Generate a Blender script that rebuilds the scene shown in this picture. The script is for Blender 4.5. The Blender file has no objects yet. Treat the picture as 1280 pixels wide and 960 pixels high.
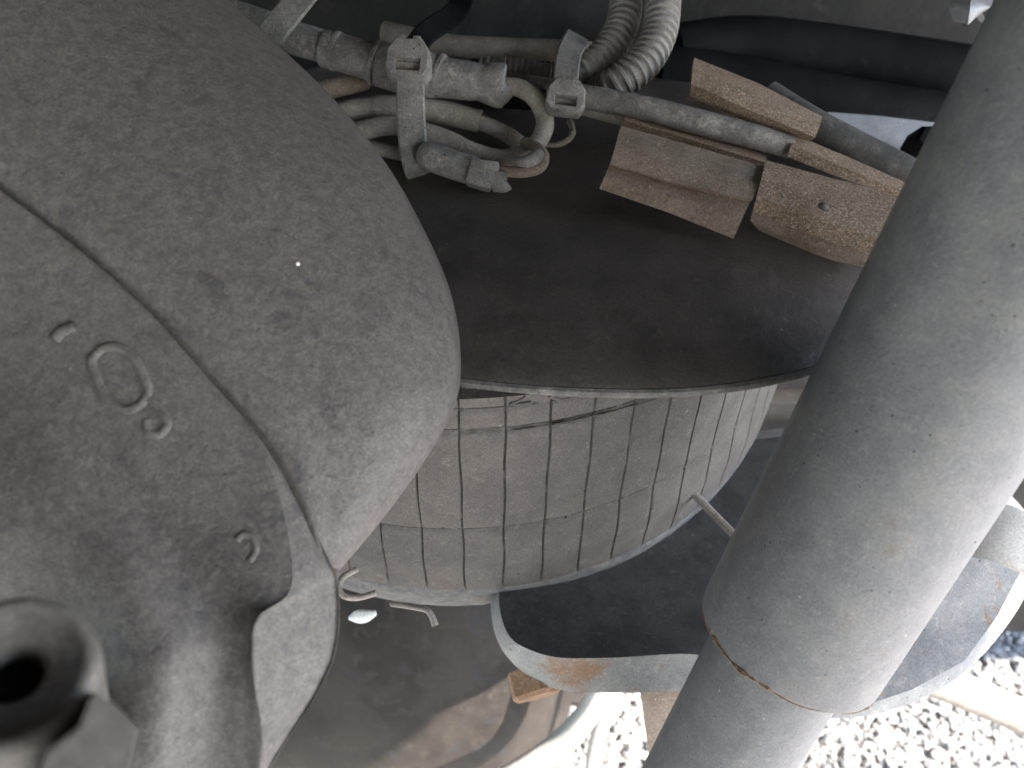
import bpy, bmesh, math, random
import numpy as np
from mathutils import Vector, Matrix
from mathutils.bvhtree import BVHTree
random.seed(7); rng = np.random.default_rng(7)
S = bpy.context.scene
C = S.collection

# ------------------------------------------------------------------ camera
H = 0.95                                   # lens height above the gravel
PITCH = math.radians(40); F = 960.0        # focal length in photo pixels (1280 wide)
CP, SP = math.cos(PITCH), math.sin(PITCH)
cam = bpy.data.cameras.new('camera'); co = bpy.data.objects.new('camera', cam); C.objects.link(co)
co.location = (0, 0, H); co.rotation_euler = (math.pi/2 - PITCH, 0, 0)
cam.sensor_width = 36; cam.lens = 36*F/1280; cam.clip_start = 0.005; cam.clip_end = 400
cam.dof.use_dof = True; cam.dof.focus_distance = 0.27; cam.dof.aperture_fstop = 12
S.camera = co

# ------------------------------------------------------------------ light
SUN_EL, SUN_AZ = 43, 113                    # azimuth clockwise from +Y
w = bpy.data.worlds.new('World'); S.world = w; w.use_nodes = True
nt = w.node_tree; bg = nt.nodes['Background']
sky = nt.nodes.new('ShaderNodeTexSky'); sky.sky_type = 'NISHITA'; sky.sun_disc = False
sky.sun_elevation = math.radians(SUN_EL); sky.sun_rotation = math.radians(SUN_AZ)
nt.links.new(sky.outputs[0], bg.inputs[0]); bg.inputs[1].default_value = 0.12
sl = bpy.data.lights.new('sun', 'SUN'); sl.energy = 2.9; sl.angle = math.radians(0.5); sl.color = (1, .92, .85)
so = bpy.data.objects.new('sun', sl); C.objects.link(so); so.location = (2, .5, 4)
sd = Vector((math.sin(math.radians(SUN_AZ))*math.cos(math.radians(SUN_EL)), math.cos(math.radians(SUN_AZ))*math.cos(math.radians(SUN_EL)), math.sin(math.radians(SUN_EL))))
so.rotation_euler = sd.to_track_quat('Z', 'Y').to_euler()
S.view_settings.view_transform = 'Standard'; S.view_settings.look = 'None'; S.view_settings.gamma = 1
S.view_settings.exposure = 3.25
S.render.engine = 'CYCLES'

# ------------------------------------------------------------------ helpers
def ray(px, py):
    x = (px-640)/F; v = -(py-480)/F
    return Vector((x, CP+v*SP, -SP+v*CP))
def P(px, py, d): return Vector((0, 0, H)) + ray(px, py)*d
def PZ(px, py, z):                         # z relative to the lens height
    r = ray(px, py); return Vector((0, 0, H)) + r*(z/r.z)
def PY(px, py, y):
    r = ray(px, py); return Vector((0, 0, H)) + r*(y/r.y)

def tag(o, label=None, cat=None, group=None, kind=None):
    if label: o['label'] = label
    if cat: o['category'] = cat
    if group: o['group'] = group
    if kind: o['kind'] = kind
    return o
def empty(name, loc, label, cat, group=None):
    o = bpy.data.objects.new(name, None); o.empty_display_size = .01; C.objects.link(o)
    o.location = loc; return tag(o, label, cat, group)
def wloc(o):
    v = Vector(o.location)
    return v + wloc(o.parent) if o.parent else v
def obj(name, me, mat, parent=None, smooth=35):
    """me: mesh in world coordinates, or (verts, faces)"""
    if isinstance(me, tuple):
        m = bpy.data.meshes.new(name); m.from_pydata([tuple(v) for v in me[0]], [], [tuple(f) for f in me[1]]); me = m
    bm = bmesh.new(); bm.from_mesh(me)
    bmesh.ops.recalc_face_normals(bm, faces=bm.faces)
    c = sum((v.co for v in bm.verts), Vector())/max(1, len(bm.verts))
    base = wloc(parent) if parent else Vector((c.x, c.y, min(v.co.z for v in bm.verts)))
    bmesh.ops.translate(bm, verts=bm.verts, vec=-base)
    bm.to_mesh(me); bm.free()
    if smooth is not None:
        me.polygons.foreach_set('use_smooth', [True]*len(me.polygons))
        me.set_sharp_from_angle(angle=math.radians(smooth))
    me.materials.clear(); me.materials.append(mat)
    o = bpy.data.objects.new(name, me); C.objects.link(o)
    if parent: o.parent = parent
    else: o.location = base
    return o
def join(*ms):
    V, Fc = [], []
    for v, f in ms:
        n = len(V); V += list(v); Fc += [[i+n for i in q] for q in f]
    return V, Fc
def cr(pts, n, closed=False):
    """Catmull-Rom through points (any dimension), n samples per segment"""
    p = np.array([list(q) for q in pts], float); N = len(p); out = []
    for i in range(N if closed else N-1):
        if closed: a, b, c, d = p[(i-1) % N], p[i], p[(i+1) % N], p[(i+2) % N]
        else: a, b, c, d = p[max(i-1, 0)], p[i], p[i+1], p[min(i+2, N-1)]
        for k in range(n):
            t = k/n
            out.append(.5*((2*b)+(c-a)*t+(2*a-5*b+4*c-d)*t*t+(3*b-a-3*c+d)*t**3))
    if not closed: out.append(p[-1])
    return np.array(out)
def tube(path, seg=14, n=6, caps=True, straight=False, flat=1.0, fx=None):
    """path: list of (Vector, radius)"""
    q = [list(p)+[r] for p, r in path]
    q = np.array(q) if straight else cr(q, n)
    V, Fc = [], []; up = None
    for i, a in enumerate(q):
        p = Vector(a[:3]); t = (Vector(q[min(i+1, len(q)-1)][:3])-Vector(q[max(i-1, 0)][:3]))
        if t.length < 1e-9: t = Vector((0, 0, 1))
        t.normalize()
        if up is None:
            up = Vector((0, -CP, SP)); 
            if abs(up.dot(t)) > .95: up = Vector((1, 0, 0))
        up = (up - t*up.dot(t)).normalized(); sx = t.cross(up)
        for k in range(seg):
            an = 2*math.pi*k/seg
            rr = a[3]*(fx(i/len(q), an) if fx else 1)
            V.append(p + up*math.sin(an)*rr*flat + sx*math.cos(an)*rr)
    for i in range(len(q)-1):
        for k in range(seg):
            Fc.append([i*seg+k, i*seg+(k+1) % seg, (i+1)*seg+(k+1) % seg, (i+1)*seg+k])
    if caps:
        Fc.append(list(range(seg))[::-1]); Fc.append([(len(q)-1)*seg+k for k in range(seg)])
    return V, Fc
def ptube(pts, **k):
    """pts: (px, py, depth, radius in px)"""
    return tube([(P(a, b, d), r*d/F) for a, b, d, r in pts], **k)
def loft(rows, nu=6, nv=6, closed=True, caps=True):
    A = [cr(r, nv) for r in rows]                       # along each row
    A = np.array(A); m = A.shape[1]
    B = np.array([cr(A[:, j], nu, closed) for j in range(m)])   # m x K x 3
    K = B.shape[1]; V = [Vector(v) for v in B.reshape(-1, 3)]; Fc = []
    for j in range(m-1):
        for k in range(K if closed else K-1):
            Fc.append([j*K+k, j*K+(k+1) % K, (j+1)*K+(k+1) % K, (j+1)*K+k])
    if caps and closed:
        Fc.append(list(range(K))); Fc.append([(m-1)*K+k for k in range(K)])
    return V, Fc
def lathe(prof, c, axis=(0, 0, 1), seg=64, ref=None, closed=False):
    """prof: (r, h) pairs"""
    a = Vector(axis).normalized(); e1 = (Vector(ref) if ref else Vector((0, 1, 0)).cross(a)).normalized()
    e1 = (e1-a*e1.dot(a)).normalized(); e2 = a.cross(e1)
    V, Fc = [], []; n = len(prof)
    for r, h in prof:
        for k in range(seg):
            t = 2*math.pi*k/seg; V.append(Vector(c)+a*h+(e1*math.cos(t)+e2*math.sin(t))*r)
    for i in range(n if closed else n-1):
        for k in range(seg):
            i2 = (i+1) % n
            Fc.append([i*seg+k, i*seg+(k+1) % seg, i2*seg+(k+1) % seg, i2*seg+k])
    if not closed:
        if prof[0][0] > 1e-6: Fc.append(list(range(seg))[::-1])
        if prof[-1][0] > 1e-6: Fc.append([(n-1)*seg+k for k in range(seg)])
    return V, Fc
def sheet(grid, th, sub=5):
    """thick bent sheet through a grid of points (rows of Vectors), thickness th away from the camera"""
    g = [[Vector(p) for p in r] for r in grid]
    R, K = len(g), len(g[0])
    def lerp(r, k):
        i = min(int(r), R-2); j = min(int(k), K-2); a = r-i; b = k-j
        return (g[i][j]*(1-a)*(1-b)+g[i+1][j]*a*(1-b)+g[i][j+1]*(1-a)*b+g[i+1][j+1]*a*b)
    rs = [i/sub for i in range((R-1)*sub+1)]; ks = [i/sub for i in range((K-1)*sub+1)]
    top = [[lerp(r, k) for k in ks] for r in rs]
    nr, nk = len(rs), len(ks); V, Fc = [], []
    for r in range(nr):
        for k in range(nk):
            du = top[r][min(k+1, nk-1)]-top[r][max(k-1, 0)]; dv = top[min(r+1, nr-1)][k]-top[max(r-1, 0)][k]
            n = du.cross(dv).normalized()
            view = (top[r][k]-Vector((0, 0, H)))
            if n.dot(view) < 0: n = -n
            V.append(top[r][k]); V.append(top[r][k]+n*th)
    I = lambda r, k, b: (r*nk+k)*2+b
    for r in range(nr-1):
        for k in range(nk-1):
            Fc.append([I(r, k, 0), I(r, k+1, 0), I(r+1, k+1, 0), I(r+1, k, 0)])
            Fc.append([I(r, k, 1), I(r+1, k, 1), I(r+1, k+1, 1), I(r, k+1, 1)])
    for r in range(nr-1):
        for k in (0, nk-1): Fc.append([I(r, k, 0), I(r+1, k, 0), I(r+1, k, 1), I(r, k, 1)])
    for k in range(nk-1):
        for r in (0, nr-1): Fc.append([I(r, k, 0), I(r, k+1, 0), I(r, k+1, 1), I(r, k, 1)])
    return V, Fc
def box(c, sx, sy, sz, ax=None, bev=0):
    """ax: 3 axis vectors"""
    bm = bmesh.new(); bmesh.ops.create_cube(bm, size=1)
    for v in bm.verts: v.co = Vector((v.co.x*sx, v.co.y*sy, v.co.z*sz))
    if bev: bmesh.ops.bevel(bm, geom=bm.edges[:]+bm.verts[:], offset=bev, segments=2, affect='EDGES', profile=.6)
    X, Y, Z = ax if ax else (Vector((1, 0, 0)), Vector((0, 1, 0)), Vector((0, 0, 1)))
    V = [Vector(c)+X*v.co.x+Y*v.co.y+Z*v.co.z for v in bm.verts]; bm.verts.index_update()
    Fc = [[v.index for v in f.verts] for f in bm.faces]; bm.free(); return V, Fc
CAMX = Vector((1, 0, 0)); CAMY = Vector((0, SP, CP)); CAMZ = Vector((0, -CP, SP))   # right, up, towards the lens
def img_axes(dx, dy, tilt=0.0):
    """axes with X along the photo direction (dx,dy down), Y across, Z to the lens"""
    X = (CAMX*dx - CAMY*dy).normalized(); Z = CAMZ.copy()
    Y = Z.cross(X); 
    if tilt:
        M = Matrix.Rotation(tilt, 3, X); Y = M@Y; Z = M@Z
    return X, Y, Z

# ------------------------------------------------------------------ materials
def mat(name, a, b, dust=None, dust_amt=.4, s1=30, s2=160, specks=None, speck_amt=.0, pits=0., rust=None, rust_amt=0., rough=.78, bump=.25, spec=.35, metal=0., bscale=300, top_dust=None, top_amt=0., grit=.28, grit_s=1300, stain=None):
    m = bpy.data.materials.new(name); m.use_nodes = True; T = m.node_tree; L = T.links.new
    N = T.nodes; bs = N['Principled BSDF']
    geo = N.new('ShaderNodeNewGeometry'); pos = geo.outputs['Position']
    def noise(sc, det=6, ro=.6, dist=0.):
        n = N.new('ShaderNodeTexNoise'); n.inputs['Scale'].default_value = sc; n.inputs['Detail'].default_value = det
        n.inputs['Roughness'].default_value = ro; n.inputs['Distortion'].default_value = dist; L(pos, n.inputs['Vector']); return n.outputs[0]
    def ramp(x, lo, hi):
        r = N.new('ShaderNodeMapRange'); r.interpolation_type = 'SMOOTHSTEP'; L(x, r.inputs[0]); r.inputs[1].default_value = lo; r.inputs[2].default_value = hi; return r.outputs[0]
    def mix(fac, c1, c2):
        x = N.new('ShaderNodeMix'); x.data_type = 'RGBA'
        if isinstance(fac, float): x.inputs[0].default_value = fac
        else: L(fac, x.inputs[0])
        for i, c in ((6, c1), (7, c2)):
            if isinstance(c, tuple): x.inputs[i].default_value = (*c, 1)
            else: L(c, x.inputs[i])
        return x.outputs[2]
    def mul(x, k):
        q = N.new('ShaderNodeMath'); q.operation = 'MULTIPLY'
        L(x, q.inputs[0])
        if isinstance(k, (float, int)): q.inputs[1].default_value = k
        else: L(k, q.inputs[1])
        return q.outputs[0]
    col = mix(ramp(noise(s1), .35, .65), a, b)
    h = None
    if rust: col = mix(mul(ramp(noise(min(s1*1.7, 120), 8, .72, .8), .62-rust_amt*.3, .72-rust_amt*.25), .9), col, rust)
    if stain:                                # rust stain with its own ragged outline: (centre, radius, colour)
        vd = N.new('ShaderNodeVectorMath'); vd.operation = 'DISTANCE'; L(pos, vd.inputs[0]); vd.inputs[1].default_value = stain[0]
        ad = N.new('ShaderNodeMath'); ad.operation = 'MULTIPLY_ADD'; L(noise(110, 8, .75, .6), ad.inputs[0]); ad.inputs[1].default_value = stain[1]*2.6; L(vd.outputs['Value'], ad.inputs[2])
        col = mix(mul(ramp(ad.outputs[0], stain[1]*2.35, stain[1]*1.6), .85), col, stain[2])
    if dust:
        dn = mul(ramp(noise(s2, 8, .72, .3), .62-dust_amt*.35, .72), .85)
        col = mix(dn, col, dust)
    if top_dust:
        sx = N.new('ShaderNodeSeparateXYZ'); L(geo.outputs['Normal'], sx.inputs[0])
        col = mix(mul(mul(ramp(sx.outputs[2], .0, .9), ramp(noise(s2*.6, 6, .65), .3, .6)), top_amt), col, top_dust)
    if specks:
        v = N.new('ShaderNodeTexVoronoi'); v.inputs['Scale'].default_value = s2*2.2; L(pos, v.inputs['Vector'])
        sp = mul(ramp(v.outputs['Distance'], .27, .16), ramp(noise(s2*.5, 3), .62-speck_amt*.35, .70-speck_amt*.3))
        col = mix(sp, col, specks)
    if pits:
        v = N.new('ShaderNodeTexVoronoi'); v.inputs['Scale'].default_value = s2*1.3; L(pos, v.inputs['Vector'])
        pt = mul(ramp(v.outputs['Distance'], .2, .1), ramp(noise(s2*.37, 3), .66-pits*.3, .70-pits*.25))
        col = mix(pt, col, tuple(x*.22 for x in a))
    fg = N.new('ShaderNodeMapRange'); L(noise(grit_s, 3, .7), fg.inputs[0]); fg.inputs[1].default_value = .3; fg.inputs[2].default_value = .7
    fg.inputs[3].default_value = 1-grit; fg.inputs[4].default_value = 1+grit
    gm = N.new('ShaderNodeVectorMath'); gm.operation = 'SCALE'; L(col, gm.inputs[0]); L(fg.outputs[0], gm.inputs['Scale']); col = gm.outputs[0]
    L(col, bs.inputs['Base Color'])
    bs.inputs['Roughness'].default_value = rough; bs.inputs['Metallic'].default_value = metal
    bs.inputs['Specular IOR Level'].default_value = spec
    bp = N.new('ShaderNodeBump'); bp.inputs['Strength'].default_value = bump; bp.inputs['Distance'].default_value = .0012
    L(noise(bscale, 6, .65), bp.inputs['Height']); L(bp.outputs[0], bs.inputs['Normal'])
    return m
M = {}
M['cast'] = mat('cast_iron', (.098, .0865, .081), (.132, .117, .108), dust=(.185, .155, .132), dust_amt=.16, s1=330, s2=420, specks=(.34, .3, .27), speck_amt=-.12, pits=.12, rust=(.072, .066, .066), rust_amt=.28, rough=.58, bump=.4, bscale=520, spec=.45, grit=0.34)
M['boss'] = mat('cast_boss', (.11, .10, .092), (.16, .148, .135), dust=(.22, .2, .18), s1=60, s2=200, rough=.6, bump=.3)
M['shock'] = mat('grey_paint', (.128, .129, .134), (.168, .163, .160), dust=(.222, .207, .190), dust_amt=.3, s1=95, s2=330, specks=(.38, .34, .3), speck_amt=-.04, pits=.3, rust=(.140, .122, .106), rust_amt=.12, rough=.40, bump=.2, spec=.55, bscale=700, grit=.24)
M['rubber'] = mat('dusty_rubber', (0.0972, 0.0869, 0.0808), (0.1187, 0.1066, 0.0980), dust=(0.1720, 0.1531, 0.1342), dust_amt=.2, s1=70, s2=190, specks=(0.2322, 0.2064, 0.1806), speck_amt=-.02, pits=.08, rough=.9, bump=.25, spec=.15, bscale=500)
M['groove'] = mat('groove_rubber', (.03, .027, .025), (.065, .058, .052), s1=400, rough=.95, bump=.1, spec=.1)
M['plate'] = mat('dark_steel', (0.0497, 0.0426, 0.0389), (0.0787, 0.0671, 0.0613), dust=(0.1159, 0.0994, 0.0828), dust_amt=.22, s1=55, s2=210, specks=(0.2070, 0.1822, 0.1573), speck_amt=-.1, rough=.42, bump=.35, spec=.6, bscale=300, grit=0.35)
M['rim'] = mat('worn_rim', (.07, .068, .066), (.12, .115, .108), dust=(.2, .185, .165), s1=90, s2=300, rough=.6, bump=.3)
M['bead'] = mat('bead_rubber', (.082, .085, .09), (.145, .137, .128), dust=(.19, .172, .15), dust_amt=.3, s1=130, s2=300, rough=.85, bump=.35)
M['cable'] = mat('dusty_cable', (0.2183, 0.1894, 0.1606), (0.2982, 0.2642, 0.2294), dust=(0.4129, 0.3670, 0.3101), dust_amt=.35, s1=90, s2=300, specks=(0.0688, 0.0629, 0.0577), speck_amt=.05, rough=.85, bump=.25, bscale=700)
M['conn'] = mat('connector_plastic', (0.115, 0.108, 0.103), (0.189, 0.176, 0.162), dust=(0.338, 0.304, 0.263), dust_amt=.45, s1=80, s2=230, pits=.3, rough=.75, bump=.35, bscale=500, grit=0.35)
M['tie'] = mat('cable_tie', (.12, .115, .108), (.19, .178, .163), dust=(.27, .25, .22), dust_amt=.4, s1=120, s2=300, pits=.45, rough=.75, bump=.35, bscale=600, grit=0.35)
M['hose'] = mat('black_hose', (0.0049, 0.0049, 0.0052), (0.0084, 0.0084, 0.0087), dust=(0.0175, 0.0168, 0.0154), dust_amt=.2, s1=50, s2=150, rough=.7, bump=.2, spec=.05)
M['darkcable'] = mat('dark_cable', (0.054, 0.052, 0.050), (0.090, 0.084, 0.079), dust=(0.168, 0.156, 0.144), s1=90, s2=220, rough=.8, bump=.2)
M['corr'] = mat('corrugated_plastic', (0.184, 0.176, 0.164), (0.265, 0.251, 0.230), dust=(0.299, 0.276, 0.247), dust_amt=.4, s1=120, s2=280, rough=.7, bump=.2)
M['rust'] = mat('rusty_steel', (0.1760, 0.1187, 0.0773), (0.2426, 0.1706, 0.1140), dust=(0.4133, 0.3413, 0.2586), dust_amt=.48, s1=110, s2=900, rust=(0.1240, 0.0773, 0.0520), rust_amt=.2, specks=(0.5018, 0.5018, 0.4753), speck_amt=.45, pits=.2, rough=.85, bump=.7, bscale=1100, grit=0.55)
M['rustdull'] = mat('dull_rusty_steel', (0.1711, 0.1283, 0.0962), (0.2353, 0.1868, 0.1447), dust=(0.3208, 0.2673, 0.2139), dust_amt=.3, s1=80, s2=350, rust=(0.1283, 0.0855, 0.0585), rust_amt=.1, specks=(0.5346, 0.4705, 0.3957), speck_amt=.15, rough=.82, bump=.35, bscale=600, grit=0.4)
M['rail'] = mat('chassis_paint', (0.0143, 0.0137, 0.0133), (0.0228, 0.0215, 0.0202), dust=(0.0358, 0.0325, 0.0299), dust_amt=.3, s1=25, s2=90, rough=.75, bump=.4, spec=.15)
M['bracket'] = mat('bracket_paint_shaded', (0.0360, 0.0348, 0.0342), (0.0570, 0.0546, 0.0528), dust=(0.0900, 0.0828, 0.0756), dust_amt=.25, s1=70, s2=260, specks=(0.2400, 0.2160, 0.1800), speck_amt=-.15, rough=.65, bump=.3)  # dark paint, with the shade under the spring put into its tone
M['flange'] = mat('flange_paint_lit', (.20, .20, .20), (.28, .275, .265), dust=(.38, .355, .32), dust_amt=.35, s1=26, s2=220, rust=(.26, .15, .08), rust_amt=.14, pits=.25, rough=.65, bump=.35, stain=(tuple(PZ(718, 828, -.295)), .016, (.24, .13, .065)))  # same bracket, paler: gravel bounce on flange and gusset is in the colour
M['boltrust'] = mat('rusty_bolt', (.20, .105, .055), (.29, .17, .10), dust=(.36, .27, .2), s1=90, s2=300, rough=.85, bump=.5)
M['white'] = mat('white_hose', (.44, .42, .39), (.54, .51, .47), dust=(.40, .31, .22), dust_amt=.25, s1=40, s2=120, rough=.6, bump=.15)
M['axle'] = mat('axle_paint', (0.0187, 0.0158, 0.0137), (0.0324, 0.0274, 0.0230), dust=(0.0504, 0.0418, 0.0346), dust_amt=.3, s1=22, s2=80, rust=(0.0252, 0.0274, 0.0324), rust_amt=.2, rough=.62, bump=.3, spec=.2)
M['wire'] = mat('clip_wire', (.25, .22, .19), (.36, .32, .28), s1=120, rough=.5, bump=.2, metal=.3)
M['grey'] = mat('grey_plate', (.27, .28, .30), (.33, .335, .345), dust=(.38, .36, .34), s1=40, s2=160, rough=.6, bump=.2)
M['body'] = mat('underbody_paint', (0.0385, 0.0374, 0.0363), (0.0550, 0.0534, 0.0512), s1=10, rough=.8, bump=.2)
M['pale_gravel'] = mat('gravel_stone', (.20, .197, .193), (.40, .39, .375), dust=(.44, .425, .4), dust_amt=.3, s1=90, s2=200, rough=.85, bump=.3)
M['ground'] = mat('gravel_bed', (.26, .25, .235), (.42, .405, .385), dust=(.52, .5, .47), s1=35, s2=90, rough=.95, bump=.8, bscale=80)
M['rustseam'] = mat('seam_rust', (.13, .075, .045), (.24, .15, .09), dust=(.3, .24, .19), s1=160, s2=400, rough=.9, bump=.6)
M['whitelump'] = mat('grit_and_sunlit_gap', (.8, .79, .77), (.88, .87, .85), s1=90, rough=.8, bump=.3)  # white grit; on the lump below the clip it carries sunlight

# ------------------------------------------------------------------ ground
g = obj('ground', ([(-60, -60, 0), (60, -60, 0), (60, 60, 0), (-60, 60, 0)], [[0, 1, 2, 3]]), M['ground'], smooth=None)
tag(g, 'bed of pale grey gravel under the truck', 'ground', kind='structure')
def ico(sub):
    bm = bmesh.new(); bmesh.ops.create_icosphere(bm, subdivisions=sub, radius=1)
    v = np.array([x.co for x in bm.verts]); f = np.array([[y.index for y in x.verts] for x in bm.faces]); bm.free(); return v, f
def make_gravel():
    v0, f0 = ico(2); V, Fc = [], []
    pts = []
    for lay, (n, zz) in enumerate(((9000, -.001), (9000, .002), (8000, .005))):
        for i in range(n):
            x = -.05+1.05*rng.random(); y = .25+.6*rng.random(); pts.append((x, y, zz+rng.random()*.004))
    for i, (x, y, zz) in enumerate(pts):
        r = .0043*(.6+.9*rng.random()**1.6)
        sc = r*np.array([1+.3*rng.random(), .75+.3*rng.random(), (.42+.25*rng.random())])
        v = v0*1.0
        for q in range(5):
            d = rng.normal(size=3); d /= np.linalg.norm(d); cut = .6+.3*rng.random()
            ex = v@d; v = v-np.outer(np.maximum(ex-cut, 0)*.85, d)
        A = np.linalg.qr(rng.normal(size=(3, 3)))[0]; T = np.linalg.qr(rng.normal(size=(3, 3))*.25+np.eye(3))[0]
        v = (v*sc)@(A if i % 3 == 0 else T).T
        V.append(v+np.array([x, y, zz])); Fc.append(f0+len(v0)*i)
    V = np.concatenate(V); Fc = np.concatenate(Fc)
    me = bpy.data.meshes.new('gravel'); me.vertices.add(len(V)); me.vertices.foreach_set('co', V.ravel())
    me.loops.add(Fc.size); me.loops.foreach_set('vertex_index', Fc.ravel().astype(np.int32))
    me.polygons.add(len(Fc)); me.polygons.foreach_set('loop_start', np.arange(0, Fc.size, 3, dtype=np.int32))
    me.update(); me.materials.append(M['pale_gravel']); me.polygons.foreach_set('use_smooth', [True]*len(Fc)); me.set_sharp_from_angle(angle=math.radians(28))
    o = bpy.data.objects.new('gravel', me); C.objects.link(o)
    tag(o, 'loose pale grey gravel stones in bright sun', 'gravel', kind='stuff')
make_gravel()

# ------------------------------------------------------------------ vehicle structure around
# underbody that keeps the sun off the suspension
ub = empty('truck_underbody', (0, .6, H+.33), 'dark underside of the truck above the suspension', 'truck floor')
obj('floor_panel', box((-1.15, -1.0, H+.345), 3.7, 8.2, .03), M['body'], ub, None)
obj('added_side_skirt', box((.70, -1.0, H+.27), .02, 8.2, .13), M['body'], ub, None)  # unseen skirt, added to cut high sky light on the suspension
for i in range(3):
    obj('crossmember', box((-.38, .25+.6*i, H+.29), 1.96, .06, .08, bev=.006), M['body'], ub)

# chassis rail behind the cables
rl = empty('chassis_rail', (0, .62, H-.1), 'dark painted chassis rail behind the cable bundle', 'chassis rail')
def rail_mesh():
    prof = [(.52, .33), (.52, .10), (.50, .085), (.50, .02), (.515, .005), (.515, -.30), (.50, -.31), (.50, -.325), (.60, -.325), (.60, .33)]
    V = []; 
    for x in (-1.2, 1.3):
        V += [Vector((x, y+(x*.05), H+z)) for y, z in prof]
    n = len(prof); Fc = [[i, (i+1) % n, n+(i+1) % n, n+i] for i in range(n)]+[list(range(n)), [n+i for i in range(n)]]
    return V, Fc
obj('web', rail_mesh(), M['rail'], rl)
# black hoses along the rail
hp = [(840, 62, .43, 30), (930, 55, .44, 33), (1040, 70, .45, 36), (1180, 92, .455, 37), (1300, 112, .46, 37)]
tag(obj('hose', ptube(hp, seg=20), M['hose']), 'thick glossy black hose running along the chassis rail, upper of the two', 'hose', 'black hoses along the rail')
hp = [(820, 90, .42, 32), (900, 102, .425, 34), (1000, 122, .43, 34), (1110, 140, .435, 33), (1200, 152, .44, 32)]
h2 = obj('hose', ptube(hp, seg=20), M['hose']); tag(h2, 'black hose under the upper hose with a moulded end', 'hose', 'black hoses along the rail')

# ------------------------------------------------------------------ air spring
SC = 1.15
ASC = Vector((-.0220, .3148, -.1756))*SC + Vector((0, 0, H)); AX = Vector((.0279, -.2024, 1)).normalized()
E1 = Vector((0, 1, 0)).cross(AX).normalized(); E2 = AX.cross(E1)
T0, DT = math.radians(-98.4749), math.radians(5.3921)
hs = np.array([-.062, -.056, -.0505, -.046, -.0386, -.02, 0, .02, .035, .0508, .066, .11])*SC
rs = np.array([.128, .141, .1490, .1525, .1537, .1528, .15, .1482, .1467, .145, .1432, .139])*SC
def prof_r(h): return float(np.interp(h, hs, rs))
H_UP, H_UP2 = .0508*SC, .0600*SC
spring = empty('air_spring', PZ(600, 740, -.30), 'ribbed dusty rubber air spring under a dark steel plate', 'air spring')
def spring_point(th, h, off=0.):
    return ASC+AX*h+(E1*math.cos(th)+E2*math.sin(th))*(prof_r(h)+off)
def sleeve():
    gw = .00036                                     # half width of a groove
    hh = list(np.linspace(hs[3], hs[-1], 46))
    for hc, wd in ((0, .0006), (H_UP, .0009), (H_UP2, .0005)):
        hh = [x for x in hh if abs(x-hc) > wd*2.2] + [hc-wd*1.6, hc-wd*.7, hc, hc+wd*.7, hc+wd*1.6]
    hh = sorted(hh); n = round(2*math.pi/DT); dth = 2*math.pi/n; ths = []
    R0 = .17
    for k in range(n):
        c = T0+k*DT if k < 14 else T0+13*DT+(k-13)*(2*math.pi-13*DT)/(n-13)
        w_ = gw/R0
        ths += [(c-w_*1.5, 0, k), (c-w_*.55, 1, k), (c+w_*.55, 1, k), (c+w_*1.5, 0, k)]
        nxt = T0+(k+1)*DT if k+1 < 14 else T0+13*DT+(k+1-13)*(2*math.pi-13*DT)/(n-13)
        for q in range(1, 7): ths.append((c+(nxt-c)*q/7, 0, k))
    V, Fc = [], []; K = len(ths)
    r2 = np.random.default_rng(3)
    jit = r2.random((n+1, len(hh)))
    cum = {hc: np.convolve(r2.random(K+20), np.ones(5)/5)[:K] for hc in (0, H_UP, H_UP2)}
    for j, h in enumerate(hh):
        for i, (t, gflag, k) in enumerate(ths):
            off = 0.
            if gflag and h > hs[3]+.004 and h < H_UP2+.012: off -= .0011*(.5+.7*jit[k, j])
            for hc, wd, dp in ((0, .0006, .0008), (H_UP, .0009, .0017), (H_UP2, .0005, .0006)):
                a = abs(h-hc)
                if a < wd*.8: off = min(off, -dp*(.25+1.1*cum[hc][i]))
            pil = 0.
            p = spring_point(t+.0012*math.sin(h*160+k*1.7), h, off); zc = H-.1335*SC-.0038
            if p.z > zc: p.z = zc - .0002*j/46
            V.append(p)
    for j in range(len(hh)-1):
        for i in range(K):
            i2 = (i+1) % K; gr = ths[i][1] and ths[i2][1] and hs[3]+.004 < hh[j] and hh[j+1] < H_UP2+.012 and jit[ths[i][2], j] > .12
            hm = (hh[j]+hh[j+1])/2
            ln = any(abs(hm-hc) < wd*.75 and cum[hc][i] > lim for hc, wd, lim in ((0, .0006, .30), (H_UP, .0009, .2), (H_UP2, .0005, .4)))
            if gr or ln: dark_faces.append(len(Fc))
            Fc.append([j*K+i, j*K+i2, (j+1)*K+i2, (j+1)*K+i])
    return V, Fc
dark_faces = []
sv, sf = sleeve()
slv = obj('rubber_sleeve', (sv, sf), M['rubber'], spring, 60)
slv.data.materials.append(M['groove'])
for i in dark_faces: slv.data.polygons[i].material_index = 1
def bead():
    pr = [(.1520*SC, -.0395*SC), (.1538*SC, -.0415*SC), (.1532*SC, -.0455*SC), (.1508*SC, -.0510*SC), (.1465*SC, -.0565*SC), (.140*SC, -.0610*SC), (.128*SC, -.0645*SC), (.10*SC, -.0645*SC)]
    V, Fc = lathe(pr, ASC, AX, 220, ref=E1)
    r2 = np.random.default_rng(5); 
    out = []
    for i, v in enumerate(V):
        q = v-ASC; hh = q.dot(AX); th = math.atan2(q.dot(E2), q.dot(E1)); fr = max(0., math.cos(th+math.radians(100)))**2
        k = max(0., min(1., (-.0405*SC-hh)/(.008*SC)))
        out.append(v-AX*(.0140*fr*k)+Vector(r2.normal(size=3))*.00012)
    return out, Fc
obj('lower_bead', bead(), M['bead'], spring, 60)
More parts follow.
